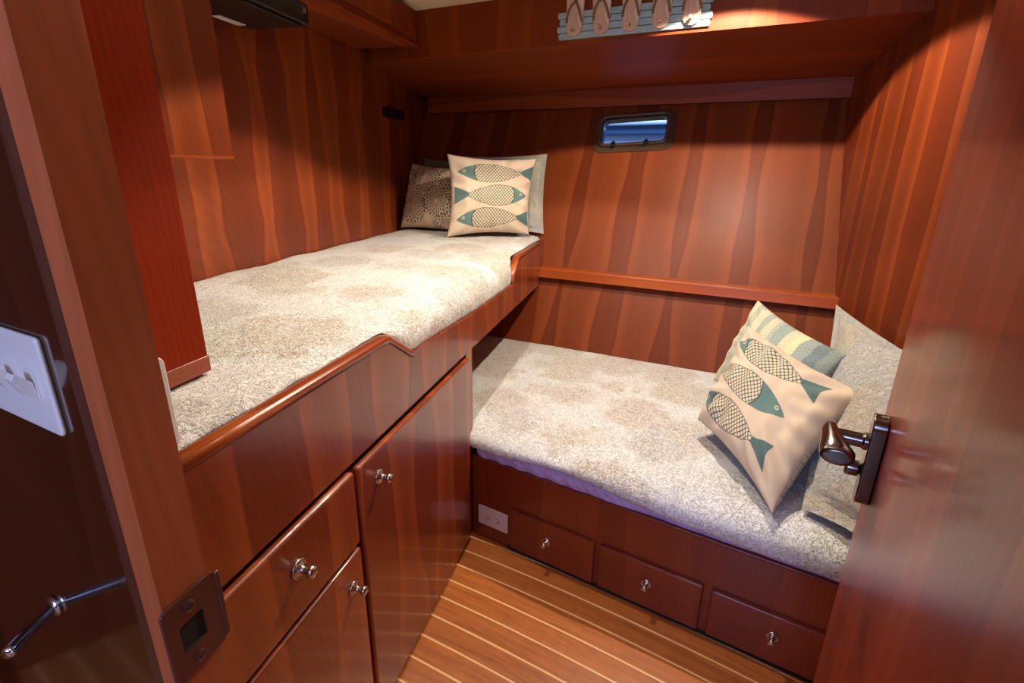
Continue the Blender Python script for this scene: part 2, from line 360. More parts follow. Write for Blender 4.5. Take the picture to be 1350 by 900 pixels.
def floormat():
    m, nt, b = newmat('teak_and_holly'); L = nt.links
    tc = N(nt, 'ShaderNodeTexCoord'); sp = N(nt, 'ShaderNodeSeparateXYZ'); L.new(tc.outputs['Object'], sp.inputs[0])
    # object x runs along the strips, the strips bend gently (the sole follows the hull)
    sq = N(nt, 'ShaderNodeMath', operation='MULTIPLY'); L.new(sp.outputs['X'], sq.inputs[0]); L.new(sp.outputs['X'], sq.inputs[1])
    bend = N(nt, 'ShaderNodeMath', operation='MULTIPLY_ADD'); bend.inputs[1].default_value = 0.075
    L.new(sq.outputs[0], bend.inputs[0]); L.new(sp.outputs['Y'], bend.inputs[2])
    y = N(nt, 'ShaderNodeMath', operation='DIVIDE'); y.inputs[1].default_value = 0.0660; L.new(bend.outputs[0], y.inputs[0])
    fr = N(nt, 'ShaderNodeMath', operation='FRACT'); L.new(y.outputs[0], fr.inputs[0])
    fl = N(nt, 'ShaderNodeMath', operation='FLOOR'); L.new(y.outputs[0], fl.inputs[0])
    s = N(nt, 'ShaderNodeMath', operation='SUBTRACT'); s.inputs[1].default_value = 0.5; L.new(fr.outputs[0], s.inputs[0])
    a = N(nt, 'ShaderNodeMath', operation='ABSOLUTE'); L.new(s.outputs[0], a.inputs[0])
    st = N(nt, 'ShaderNodeMapRange'); st.inputs['From Min'].default_value = 0.038; st.inputs['From Max'].default_value = 0.046
    st.inputs['To Min'].default_value = 1; st.inputs['To Max'].default_value = 0; L.new(a.outputs[0], st.inputs['Value'])
    wn = N(nt, 'ShaderNodeTexWhiteNoise', noise_dimensions='1D')
    fl2 = N(nt, 'ShaderNodeMath', operation='ADD'); fl2.inputs[1].default_value = 0.5
    yy = N(nt, 'ShaderNodeMath', operation='ADD'); yy.inputs[1].default_value = 0.5; L.new(y.outputs[0], yy.inputs[0])
    fl3 = N(nt, 'ShaderNodeMath', operation='FLOOR'); L.new(yy.outputs[0], fl3.inputs[0]); L.new(fl3.outputs[0], wn.inputs['W'])
    def noise_(su, sa, det, woff):
        c = N(nt, 'ShaderNodeCombineXYZ')
        q1 = N(nt, 'ShaderNodeMath', operation='MULTIPLY'); q1.inputs[1].default_value = sa; L.new(sp.outputs['X'], q1.inputs[0])
        q2 = N(nt, 'ShaderNodeMath', operation='MULTIPLY'); q2.inputs[1].default_value = su; L.new(bend.outputs[0], q2.inputs[0])
        q3 = N(nt, 'ShaderNodeMath', operation='MULTIPLY'); q3.inputs[1].default_value = 7; L.new(wn.outputs['Value'], q3.inputs[0])
        L.new(q1.outputs[0], c.inputs[0]); L.new(q2.outputs[0], c.inputs[1]); L.new(q3.outputs[0], c.inputs[2])
        n = N(nt, 'ShaderNodeTexNoise'); n.inputs['Scale'].default_value = 1; n.inputs['Detail'].default_value = det; n.inputs['Distortion'].default_value = woff
        L.new(c.outputs[0], n.inputs['Vector']); return n.outputs['Fac']
    g = noise_(220, 14, 4, 0.6); g2 = noise_(60, 3, 2, 0.8); g3 = noise_(14, 55, 2, 0.3)
    r = N(nt, 'ShaderNodeValToRGB'); r.color_ramp.elements[0].position = 0.3; r.color_ramp.elements[0].color = srgb(148,80,32)
    r.color_ramp.elements[1].position = 0.7; r.color_ramp.elements[1].color = srgb(198,116,54)
    mixn = N(nt, 'ShaderNodeMath', operation='MULTIPLY_ADD'); mixn.inputs[1].default_value = 0.5; L.new(g, mixn.inputs[0])
    h2 = N(nt, 'ShaderNodeMath', operation='MULTIPLY'); h2.inputs[1].default_value = 0.5; L.new(g2, h2.inputs[0]); L.new(h2.outputs[0], mixn.inputs[2])
    L.new(mixn.outputs[0], r.inputs[0])
    mr = N(nt, 'ShaderNodeMapRange'); mr.inputs['To Min'].default_value = 0.92; mr.inputs['To Max'].default_value = 1.08; L.new(wn.outputs['Value'], mr.inputs['Value'])
    mr5 = N(nt, 'ShaderNodeMapRange'); mr5.inputs['To Min'].default_value = 0.88; mr5.inputs['To Max'].default_value = 1.12; L.new(g3, mr5.inputs['Value'])
    cur = r.outputs['Color']
    for q in (mr.outputs['Result'], mr5.outputs['Result']):
        mx = N(nt, 'ShaderNodeMixRGB', blend_type='MULTIPLY'); mx.inputs['Fac'].default_value = 1
        L.new(cur, mx.inputs['Color1']); L.new(q, mx.inputs['Color2']); cur = mx.outputs['Color']
    fin = N(nt, 'ShaderNodeMixRGB'); L.new(st.outputs['Result'], fin.inputs['Fac']); L.new(cur, fin.inputs['Color1']); fin.inputs['Color2'].default_value = srgb(240,190,132)
    L.new(fin.outputs['Color'], b.inputs['Base Color'])
    b.inputs['Roughness'].default_value = 0.34; b.inputs['Coat Weight'].default_value = 0.25; b.inputs['Coat Roughness'].default_value = 0.15
    return m
M['floor'] = floormat()

# ------------------------------------------------------------------ the room shell
def struct(name, bm, mat, Mx, **k):
    return tag(obj(name, bm, mat, None, Mx, **k), kind='structure')
# floor: object x runs along the holly strips
struct('floor', box(-3.2, 2.6, -2.6, 2.2, -0.03, 0.0), M['floor'], frame(-0.188, 1.8205, 115.0))
struct('ceiling', box(-2.6, 2.4, -2.2, 3.7, 1.815, 1.84), M['ceiling'], IDN)
# left bulkhead
struct('wall_left', box(-2.3, 0.75, 0.0, 0.03, 0.0, 1.815), M['wall_left'], FL)
# right bulkhead: its foot stays in front of the hull
struct('wall_right', box(-2.35, 0.75, -0.03, 0.0, 0.0, 1.815), M['right'], FR)
# hull side with the port opening, built in the leaning plane
HT = FH @ Matrix.Translation((0, 0, 0.66)) @ Matrix.Rotation(-math.atan(KL), 4, 'X')
PCX, PCZ, PW, PH = 0.325, 0.798, 0.315, 0.140
PT = radians(3.0)
def hull_bm():
    bm = bmesh.new()
    th = 0.03
    X0, X1, Z0, Z1 = -0.95, 1.6, -0.74, 1.30
    inner = [(PCX + x*cos(PT) - z*sin(PT), PCZ + x*sin(PT) + z*cos(PT)) for x, z in rrect(PW, PH, 0.03, 5)]
    n = len(inner)
    outer = []
    for x, z in inner:                       # push each hole point out to the panel border
        dx, dz = x-PCX, z-PCZ
        t = min([(X1-PCX)/dx if dx > 1e-6 else 1e9, (X0-PCX)/dx if dx < -1e-6 else 1e9,
                 (Z1-PCZ)/dz if dz > 1e-6 else 1e9, (Z0-PCZ)/dz if dz < -1e-6 else 1e9])
        outer.append((PCX+dx*t, PCZ+dz*t))
    cor = [(X1, Z1), (X0, Z1), (X0, Z0), (X1, Z0)]
    def ang(p): return math.atan2(p[1]-PCZ, p[0]-PCX) % (2*pi)
    for i in range(n):
        j = (i+1) % n
        a0, a1 = ang(outer[i]), ang(outer[j])
        if a1 < a0 - 1e-6: a1 += 2*pi
        mids = sorted([(ang(c) + (2*pi if ang(c) < a0 else 0), c) for c in cor])
        mids = [c for q, c in mids if a0 + 1e-6 < q < a1 - 1e-6]
        loop = [outer[i]] + mids + [outer[j], inner[j], inner[i]]
        bm.faces.new([bm.verts.new((p[0], 0.0, p[1])) for p in loop])
        bm.faces.new([bm.verts.new((p[0], th, p[1])) for p in loop][::-1])
        bm.faces.new([bm.verts.new(q) for q in ((inner[i][0], 0.0, inner[i][1]), (inner[j][0], 0.0, inner[j][1]), (inner[j][0], th, inner[j][1]), (inner[i][0], th, inner[i][1]))])
    bmesh.ops.remove_doubles(bm, verts=bm.verts, dist=1e-5)
    return bm
struct('wall_far', hull_bm(), M['hull'], HT)

# passage side: the bulkhead carrying the switches, and the rest of the passage round the camera
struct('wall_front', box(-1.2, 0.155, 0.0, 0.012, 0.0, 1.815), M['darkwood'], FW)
struct('trim_1', box(0.19, 1.5, -0.02, 0.06, 1.74, 1.815), M['jamb'], FW)           # head of the doorway
struct('wall_passage_right', box(0.0, 0.62, 0.0, 0.03, 0.0, 1.815), M['door'], frame(0.19, 0.03, 112))
struct('wall_passage_left', box(-1.30, -1.27, -1.8, 0.95, 0.0, 1.815), M['jamb'], IDN)
struct('wall_passage_back', box(-1.30, 1.0, -1.83, -1.8, 0.0, 1.815), M['jamb'], IDN)

# fascia beam across the deck edge, sloping soffit behind it and the batten under the soffit
def beam():
    bm = bmesh.new()
    add_box(bm, -0.40, 1.86, -0.0, 0.022, 1.640, 1.815)
    return bm
struct('trim_2', beam(), M['fascia'], FF)
HYF = lambda z: (0.126*0 + 0) 
# distance fascia -> hull line in the FF frame
_o = FF.inverted() @ (FH @ Vector((0, 0, 0)))
HY0 = _o.y                                   # hull foot line at z=.66 in FF's y
def hy(z): return HY0 + KL*(z-0.66)
sof = [(0.022, 1.643), (hy(1.545)-0.03, 1.560), (hy(1.56)-0.03, 1.585), (0.022, 1.668)]
struct('trim_3', prism(sof, -0.40, 1.86, axis='x'), M['beam'], FF)
bat = [(hy(1.47)-0.012, 1.485), (hy(1.56)-0.012, 1.562), (hy(1.56)+0.012, 1.580), (hy(1.47)+0.02, 1.485)]
bat = [(hy(1.49)-0.045, 1.490), (hy(1.49)-0.045, 1.566), (hy(1.566)-0.002, 1.566), (hy(1.49)-0.002, 1.490)]
struct('trim_4', prism(bat, -0.40, 1.86, axis='x'), M['beam'], FF)
# ledge along the hull
led = [(hully(0.745)-0.0, 0.745), (hully(0.745)-0.055, 0.745), (hully(0.745)-0.058, 0.738), (hully(0.7)-0.040, 0.700), (hully(0.7)-0.0, 0.700)]
struct('trim_5', prism(led, 0.0, 1.29, axis='x'), M['trim'], FH)

# doorway jamb and its casing
GX, GY = -0.234, 0.271
JM = frame(GX, GY, 14.8)
def to(Mx, x, y, z=0):
    return Mx.inverted() @ Vector((x, y, z))
jx = 0.0385
jb = bmesh.new()
add_prism(jb, [(0.0, 0.0), (jx-0.002, 0.0), (jx, 0.003), (jx, 0.016), (0.0, 0.016)], 0.0, 1.815, axis='z')
struct('trim_6', jb, M['jamb'], JM)
# casing: front face runs off to the left of the reveal, with a rounded outer edge
c0 = JM.inverted()
cz = frame(GX, GY, 116)     # local +x points right/near, -x goes left and away
cb = bmesh.new()
prof = [(-0.010, 0.006), (-0.014, 0.003), (-0.019, 0.0025), (-0.022, 0.004), (-0.024, 0.007), (-0.025, 0.014), (-0.012, 0.014)]
add_prism(cb, prof, 0.0, 1.815, axis='z')
struct('trim_7', cb, M['jamb'], cz)

cb = bmesh.new()
add_prism(cb, [(-0.0245, 0.0055), (-0.044, 0.0045), (-0.052, 0.006), (-0.057, 0.010), (-0.090, 0.028), (-0.035, 0.026), (-0.0245, 0.013)], 0.0, 1.815, axis='z')
M['edge'] = wood('dark_rounded_edge', srgb(64,34,24), srgb(72,40,28), srgb(80,46,34), seed=2.2, sv=0.4, contrast=0.3, rough=0.3, coat=0.3, coatr=0.15, pitch=0.4)
struct('trim_9', cb, M['edge'], cz)
# ------------------------------------------------------------------ strike plate
sp = empty('strike_plate', JM @ Matrix.Translation((0.018, -0.001, 0.88)))
tag(sp, 'dull metal strike plate with a square latch hole on the varnished door jamb', 'strike plate')
SPM = MW[sp.name]
w, h = 0.0445, 0.066
bm = bmesh.new()
outer = [(x, z) for x, z in rrect(w, h, 0.004, 4)]
inner = [(x-0.002, z+0.0) for x, z in rrect(0.020, 0.023, 0.0015, 4)]
add_ring(bm, outer, inner, -0.0022, 0.0)
obj('plate', bm, M['steel'], sp, SPM)
obj('latch_pocket', box(-0.013, 0.009, -0.0004, 0.0, -0.0125, 0.0125), M['shadowgap'], sp, SPM)
obj('latch_lip', box(0.0225, 0.0265, -0.0030, -0.0005, -0.030, 0.030), M['steel'], sp, SPM, bevel=0.001)
for zz in (0.023, -0.023):
    bm = bmesh.new(); add_lathe(bm, [(0.0, -0.0002), (0.0045, -0.0002), (0.0045, 0.0012), (0.003, 0.0018), (0.0, 0.0018)], 20, Matrix.Translation((-0.002, -0.0022, zz)) @ Matrix.Rotation(pi/2, 4, 'X'))
    s_ = obj('screw', bm, M['steel'], sp, SPM)
    obj('slot', box(-0.0052, 0.0012, -0.0044, -0.0038, zz-0.0005, zz+0.0005), M['shadowgap'], s_, SPM)

# ------------------------------------------------------------------ switch plate and lever on the passage bulkhead
def on_wall(x, y, z): return FW.inverted() @ Vector((x, y, z))
SX = -0.078
sw = empty('switch_plate', FW @ Matrix.Translation((SX, 0, 0.967)))
tag(sw, 'white plastic light switch plate on the dark glossy bulkhead left of the jamb', 'light switch')
SWM = MW[sw.name]
obj('cover_plate', prism([(x, z) for x, z in rrect(0.162, 0.116, 0.006, 4)], -0.006, 0.0), M['white_pl'], sw, SWM, bevel=0.003, seg=3)
for sx_ in (-0.046, 0.002, 0.048):
    q = obj('toggle_surround', prism([(x+sx_, z) for x, z in rrect(0.022, 0.036, 0.001, 2)], -0.0075, -0.0055), M['white_pl'], sw, SWM)
    bm = bmesh.new()
    add_prism(bm, [(-0.0065, -0.015), (-0.0085, 0.005), (-0.022, 0.019), (-0.026, 0.013), (-0.017, -0.008), (-0.009, -0.017)], sx_-0.008, sx_+0.008, axis='x')
    obj('toggle', bm, M['white_pl'], q, SWM, bevel=0.001)
lv = empty('lever_handle', FW @ Matrix.Translation((-0.205, 0, 0.569)))
tag(lv, 'slim chrome lever handle low on the dark glossy bulkhead at the left', 'door handle')
LVM = MW[lv.name]
bm = bmesh.new(); add_lathe(bm, [(0.0, 0.0), (0.017, 0.0), (0.017, 0.004), (0.014, 0.007), (0.008, 0.008), (0.007, 0.016), (0.0, 0.016)], 24, Matrix.Rotation(pi/2, 4, 'X'))
obj('rose', bm, M['chrome'], lv, LVM, smooth=True)
bm = bmesh.new()
tipw = Vector((-0.660, 0.510, 0.584))
tip = (LVM.inverted() @ tipw)
a0 = Vector((0, -0.004, 0)); d = (tip-a0)
add_tube(bm, [a0, a0+d*0.12, a0+d*0.2, a0+d*0.5, a0+d*0.94, a0+d], [0.010, 0.0095, 0.0078, 0.0085, 0.009, 0.0075], 16)
obj('grip', bm, M['chrome'], lv, LVM, smooth=True)

# ------------------------------------------------------------------ the door leaf at the right, open against the camera side
DX, DY = 0.468, 0.585
DAZ = 31.5
DM = frame(DX, DY, DAZ)      # x: towards the leading edge (away), y: left = visible face normal
dl = tag(obj('door_1', box(-0.60, 0.0, -0.036, 0.0, 0.01, 1.78), M['door'], None, DM, bevel=0.002), kind='structure')
MW[dl.name] = DM
dh = empty('door_handle', DM @ Matrix.Translation((-0.052, 0, 0.895)))
tag(dh, 'dark gunmetal lever handle on a long back plate near the open door edge', 'door handle')
HM = MW[dh.name]
dy0 = 0.0
# back plate: tall rounded bar 17 mm proud of the door
bm = bmesh.new()
pts = [(x, z) for x, z in rrect(0.032, 0.118, 0.0155, 8)]
add_prism(bm, [(x, z-0.022) for x, z in pts], 0.0, 0.016)
obj('back_plate', bm, M['bronze'], dh, HM, bevel=0.002, seg=3)
bm = bmesh.new(); add_lathe(bm, [(0.0, 0.014), (0.0105, 0.014), (0.0105, 0.020), (0.0088, 0.021), (0.0088, 0.052), (0.0, 0.052)], 28, Matrix.Rotation(-pi/2, 4, 'X'))
obj('spindle', bm, M['bronze'], dh, HM, smooth=False, bevel=0.001)
# grip: flattened bar that sweeps back along the door towards the hinge side
bm = bmesh.new()
P = [(0.011, 0.055, 0.002), (0.002, 0.0545, 0.001), (-0.014, 0.052, 0.0), (-0.032, 0.049, -0.001), (-0.046, 0.0465, -0.002), (-0.054, 0.046, -0.003), (-0.0565, 0.046, -0.003)]
def add_bar(bm, P, hh, tt):
    rings = []
    for (x, y, z), a, t in zip(P, hh, tt):
        rings.append([bm.verts.new((x, y + t*cos(q), z + a*sin(q))) for q in [2*pi*k/20 for k in range(20)]])
    for A, B in zip(rings, rings[1:]):
        for k in range(20): bm.faces.new((A[k], A[(k+1) % 20], B[(k+1) % 20], B[k]))
    bm.faces.new(rings[0][::-1]); bm.faces.new(rings[-1])
add_bar(bm, P, [0.0095, 0.0115, 0.012, 0.0125, 0.0125, 0.011, 0.008], [0.008, 0.0100, 0.012, 0.0155, 0.0185, 0.0175, 0.013])
obj('grip', bm, M['bronze'], dh, HM, smooth=True, bevel=0.002, seg=3)
bm = bmesh.new(); add_lathe(bm, [(0.0, 0.014), (0.0055, 0.014), (0.0055, 0.022), (0.0095, 0.024), (0.0100, 0.034), (0.0088, 0.038), (0.0, 0.038)], 24, Matrix.Translation((0.004, -0.006, -0.040)) @ Matrix.Rotation(-pi/2, 4, 'X'))
obj('thumb_turn', bm, M['bronze'], dh, HM, smooth=False, bevel=0.001)

# ------------------------------------------------------------------ upper berth cabinet
def knob(parent, Mx, r=1.0):
    """round pull: ringed rose, neck, mushroom head; points along local -y of Mx"""
    R = Mx @ Matrix.Rotation(pi/2, 4, 'X')
    bm = bmesh.new()
    s = 0.0128*r
    add_lathe(bm, [(0, 0), (s*1.0, 0), (s*1.0, s*0.16), (s*0.86, s*0.30), (s*0.80, s*0.22), (s*0.66, s*0.26), (s*0.58, s*0.44), (s*0.40, s*0.50), (s*0.36, s*0.95),
                   (s*0.44, s*1.15), (s*0.60, s*1.30), (s*0.62, s*1.62), (s*0.52, s*1.78), (s*0.30, s*1.86), (0, s*1.88)], 28)
    return obj('knob', bm, M['nickel'], parent, R, smooth=True)
uc = empty('berth_cabinet', FC @ Matrix.Translation((-0.5, 0, 0)))
tag(uc, 'high built-in cherry cabinet with drawer and doors carrying the upper berth', 'cabinet')
S0 = -1.045
def s0(y): return -1.040 + 0.222*y
lowz = [(0.517, 0.764), (0.257, 0.767), (0.035, 0.773), (-0.106, 0.780), (-0.25, 0.787), (-0.365, 0.792)]
top = [(1.013, 0.864), (0.615, 0.864), (0.600, 0.858), (0.545, 0.805), (0.530, 0.778)] + lowz + [(-0.385, 0.797), (-0.475, 0.859), (-0.49, 0.864), (S0, 0.866)]
# front board above the drawers (with the notch) and the long fiddle over the lower berth
fb = [(S0, 0.664), (0.03, 0.664), (1.013, 0.661)] + top
bm = bmesh.new()
add_prism(bm, fb, 0.0, 0.022)
obj('front_board', bm, M['cab'], uc, FC)
# frame behind drawer / doors: face frame, slightly set back, with the stile at the right end
obj('carcass', prism([(s0(0.003), 0.016), (0.030, 0.016), (0.030, 0.42), (s0(0.42), 0.42)], 0.0, 0.664, axis='z'), M['cab'], uc, FC)
obj('stile', box(-0.0235, 0.032, 0.0, 0.030, 0.0, 0.664), M['cab'], uc, FC)
obj('kick_shade_strip', box(S0, 0.033, -0.0035, 0.003, 0.0, 0.010), M['shadowgap'], uc, FC)  # dark strip painted in for the shade of the kick recess
obj('berth_bottom', prism([(s0(0.022), 0.022), (1.03, 0.022), (1.03, 0.42), (s0(0.42), 0.42)], 0.664, 0.690, axis='z'), M['cab'], uc, FC)
# half-round trim on the raised lengths of the board
def trimcap(parent, path, w=0.030, h=0.012):
    bm = bmesh.new()
    rings = []
    cs = [(-0.0015, -0.008), (-0.0030, -0.002), (-0.0028, 0.003), (-0.001, 0.0065), (0.003, 0.0085), (0.018, 0.0085), (0.022, 0.007), (0.0235, 0.004), (0.024, 0.0), (0.023, -0.008)]
    for i, (s, z) in enumerate(path):
        a = path[max(i-1, 0)]; b = path[min(i+1, len(path)-1)]
        t = Vector((b[0]-a[0], b[1]-a[1])).normalized(); n = Vector((-t.y, t.x))
        if n.y < 0: n = -n
        rings.append([bm.verts.new((s + n.x*c[1], c[0], z + n.y*c[1])) for c in cs])
    for A, B in zip(rings, rings[1:]):
        for k in range(len(cs)): bm.faces.new((A[k], A[(k+1) % len(cs)], B[(k+1) % len(cs)], B[k]))
    bm.faces.new(rings[0][::-1]); bm.faces.new(rings[-1])
    return obj('edge_trim', bm, M['trim'], parent, FC, smooth=True)
trimcap(uc, [(S0, 0.861), (-0.9, 0.860), (-0.7, 0.860), (-0.500, 0.859), (-0.483, 0.856), (-0.470, 0.848), (-0.392, 0.795), (-0.375, 0.786)])
trimcap(uc, [(0.525, 0.770), (0.545, 0.805), (0.600, 0.853), (0.617, 0.859), (1.013, 0.859)])
def front(parent, name, x0, x1, z0, z1, mat, Mx, t=0.016, bev=0.006):
    return obj(name, box(x0, x1, -t+0.003, 0.003, z0, z1), mat, parent, Mx, bevel=bev, seg=3)
GAPD = -0.0042
d1 = front(uc, 'drawer', S0, -0.672, 0.498, 0.657, M['cab'], FC)
knob(d1, FC @ Matrix.Translation((-0.850, -0.013, 0.588)), 1.32)
c1 = front(uc, 'cupboard_door', S0, -0.672, 0.020, 0.487, M['cab'], FC)
knob(c1, FC @ Matrix.Translation((-0.712, -0.013, 0.420)), 1.22)
c2 = front(uc, 'cupboard_door', -0.658, -0.030, 0.012, 0.655, M['cab'], FC)
knob(c2, FC @ Matrix.Translation((-0.588, -0.013, 0.594)), 1.22)
# filler between the fiddle's end and the hull
struct('trim_8', prism([(1.015, 0.68), (1.11, 0.70), (1.22, 0.862), (1.015, 0.862)], 0.004, 0.022), M['cab'], FC)

# ------------------------------------------------------------------ lower berth base
lb = empty('lower_berth_base', FB @ Matrix.Translation((0.6, 0, 0)))
tag(lb, 'low built-in cherry berth base with three small drawers along the floor', 'berth base')
SR = 1.205
obj('front_board', box(0.010, SR, 0.0, 0.022, 0.0, 0.300), M['front'], lb, FB)
bm = bmesh.new(); add_box(bm, 0.010, SR, -0.003, 0.024, 0.298, 0.306)
obj('edge_trim', bm, M['front'], lb, FB, bevel=0.003)
obj('kick_shade_strip', box(0.150, SR, -0.0025, 0.0, 0.0, 0.013), M['shadowgap'], lb, FB)  # dark strip stands for the shaded recess under the drawers
obj('bunk_board', prism([(0.03, 0.022), (1.19, 0.022), (1.05, 0.83), (-0.28, 0.95)], 0.280, 0.298, axis='z'), M['front'], lb, FB)
for a, b_, ks in ((0.166, 0.455, 0.300), (0.472, 0.764, 0.617), (0.784, 1.045, 0.938)):
    dr = front(lb, 'drawer', a, b_, 0.016, 0.163, M['front'], FB, t=0.016)
    knob(dr, FB @ Matrix.Translation((ks, -0.013, 0.100)), 1.12)
# outlet
ou = empty('wall_outlet', FB @ Matrix.Translation((0.093, 0, 0.093)))
tag(ou, 'white duplex power outlet set sideways in the berth front by the floor', 'power outlet')
OM = MW[ou.name]
obj('cover_plate', prism([(x, z) for x, z in rrect(0.116, 0.072, 0.004, 4)], -0.005, 0.0), M['outlet'], ou, OM, bevel=0.002, seg=2)
for cx in (-0.020, 0.020):
    rc = obj('receptacle', prism([(x+cx, z) for x, z in rrect(0.029, 0.033, 0.008, 4)], -0.0068, -0.0045), M['outlet'], ou, OM, bevel=0.0008)
    for dz in (-0.0065, 0.0065):
        obj('slot', box(cx-0.006, cx+0.003, -0.0073, -0.0066, dz-0.0011, dz+0.0011), M['slot'], rc, OM)
    bm = bmesh.new(); add_lathe(bm, [(0, 0), (0.0026, 0), (0.0026, 0.0006), (0, 0.0006)], 12, Matrix.Translation((cx+0.0085, -0.0067, 0)) @ Matrix.Rotation(pi/2, 4, 'X'))
    obj('ground_hole', bm, M['slot'], rc, OM)

# ------------------------------------------------------------------ cloth surfaces
def fbm(x, y, z=0.0, o=3):
    v = 0; a = 1
    for i in range(o):
        v += a*noise.noise(Vector((x, y, z+i*7.3))); x *= 2.1; y *= 2.1; a *= 0.5
    return v
def sm(t, a, b):
    t = max(0.0, min(1.0, (t-a)/(b-a))); return t*t*(3-2*t)
def grid_obj(name, f, nu, nv, mat, Mx, solid=0.0):
    vs = []; fs = []
    for i in range(nu+1):
        for j in range(nv+1): vs.append(f(i/nu, j/nv))
    for i in range(nu):
        for j in range(nv):
            a = i*(nv+1)+j; fs.append((a, a+nv+1, a+nv+2, a+1))
    me = bpy.data.meshes.new(name); me.from_pydata(vs, [], fs); me.update()
    for p in me.polygons: p.use_smooth = True
    o = link(name, me, mat, None, Mx); MW[o.name] = (Mx or IDN).copy()
    if solid:
        m = o.modifiers.new('thick', 'SOLIDIFY'); m.thickness = solid; m.offset = -1
    return o
# upper mattress + quilt, in FC coordinates
YB = 0.63        # depth of the berth to the left bulkhead
def left_y(s):   # y of the left bulkhead in FC for a given s
    p = FC @ Vector((s, 0, 0)); dirl = (FC.to_3x3() @ Vector((0, 1, 0)))
    q = FL.inverted() @ p; dl_ = FL.to_3x3().inverted() @ dirl
    return -q.y/dl_.y
def hull_s(y, z, off=0.01):   # s of the hull plane in FC at depth y and height z
    p = FC @ Vector((0, y, 0)); dx = FC.to_3x3() @ Vector((1, 0, 0))
    q = FH.inverted() @ p; d_ = FH.to_3x3().inverted() @ dx
    return (hully(z) - off - q.y)/d_.y
mt = bmesh.new()
zb, zt = 0.692, 0.845
lo = [(s0(0.026)+0.005, 0.026), (hull_s(0.026, zb)-0.01, 0.026), (hull_s(left_y(1.3)-0.03, zb)-0.01, left_y(1.3)-0.03), (s0(0.5)+0.01, left_y(s0(0.5))-0.03)]
hi = [(s0(0.06)+0.005, 0.060), (hull_s(0.06, zb)-0.01, 0.060), (hull_s(left_y(1.3)-0.03, zb)-0.01, left_y(1.3)-0.03), (s0(0.5)+0.01, left_y(s0(0.5))-0.03)]
A = [mt.verts.new((x, y, zb)) for x, y in lo]; A2 = [mt.verts.new((x, y, 0.755)) for x, y in lo]; B = [mt.verts.new((x, y, zt)) for x, y in hi]
mt.faces.new(A[::-1]); mt.faces.new(B)
for P_, Q_ in ((A, A2), (A2, B)):
    for i in range(4): mt.faces.new((P_[i], P_[(i+1) % 4], Q_[(i+1) % 4], Q_[i]))
tag(obj('upper_mattress', mt, M['lilac'], None, FC), 'mattress of the upper berth under the coral patterned quilt', 'mattress')
lowpts = sorted([(s, z) for s, z in lowz])
def lowedge(s):
    P_ = lowpts
    if s <= P_[0][0]: return P_[0][1]
    for a, b in zip(P_, P_[1:]):
        if s <= b[0]: return a[1] + (b[1]-a[1])*(s-a[0])/(b[0]-a[0])
    return P_[-1][1]
def upper_quilt(u, v):
    sb = s0(0.03) + 0.105*max(v-0.2, 0)/0.8 + 0.006
    s = sb + u*(1.30-sb)
    yl = left_y(s) - 0.004
    # v: 0..0.18 is the front roll
    notch = sm(s, -0.47, -0.375)*(1-sm(s, 0.50, 0.60))
    zfront = 0.862*(1-notch) + (lowedge(s)-0.004)*notch
    topz = 0.878 + 0.006*fbm(s*2.2, v*2.0, 3.0) + 0.0030*fbm(s*9, v*9, 1.0)
    if v < 0.2:
        t = v/0.2
        a = t*pi/2
        y = 0.006*notch + 0.030*(1-notch) + (0.075+0.03*notch)*(1-cos(a)) - 0.012*notch*sin(pi*t)
        z = zfront + (topz-zfront)*sin(a)**0.8
        z += 0.0025*fbm(s*14, t*3, 5.0)*(1 if t > 0.05 else 0)
    else:
        t = (v-0.2)/0.8
        y0 = 0.105*notch + 0.105*(1-notch) + 0.006*notch - 0.0
        y0 = 0.006*notch + 0.030*(1-notch) + (0.075+0.03*notch)
        y = y0 + (yl-y0)*t
        z = topz + 0.006*sin(pi*t)
        e = sm(t, 0.93, 1.0)
        z = z*(1-e) + (0.872 + 0.006*noise.noise(Vector((s*6, 0, 9))))*e
    smax = hull_s(y, z, 0.012)
    if s > smax: s = smax
    # round over the end by the hull
    return (s, y, z)
q = grid_obj('upper_quilt', upper_quilt, 240, 70, M['quilt_u'], FC, solid=0.005)
tag(q, 'white quilted bedspread with faded coral print on the upper berth', 'quilt')

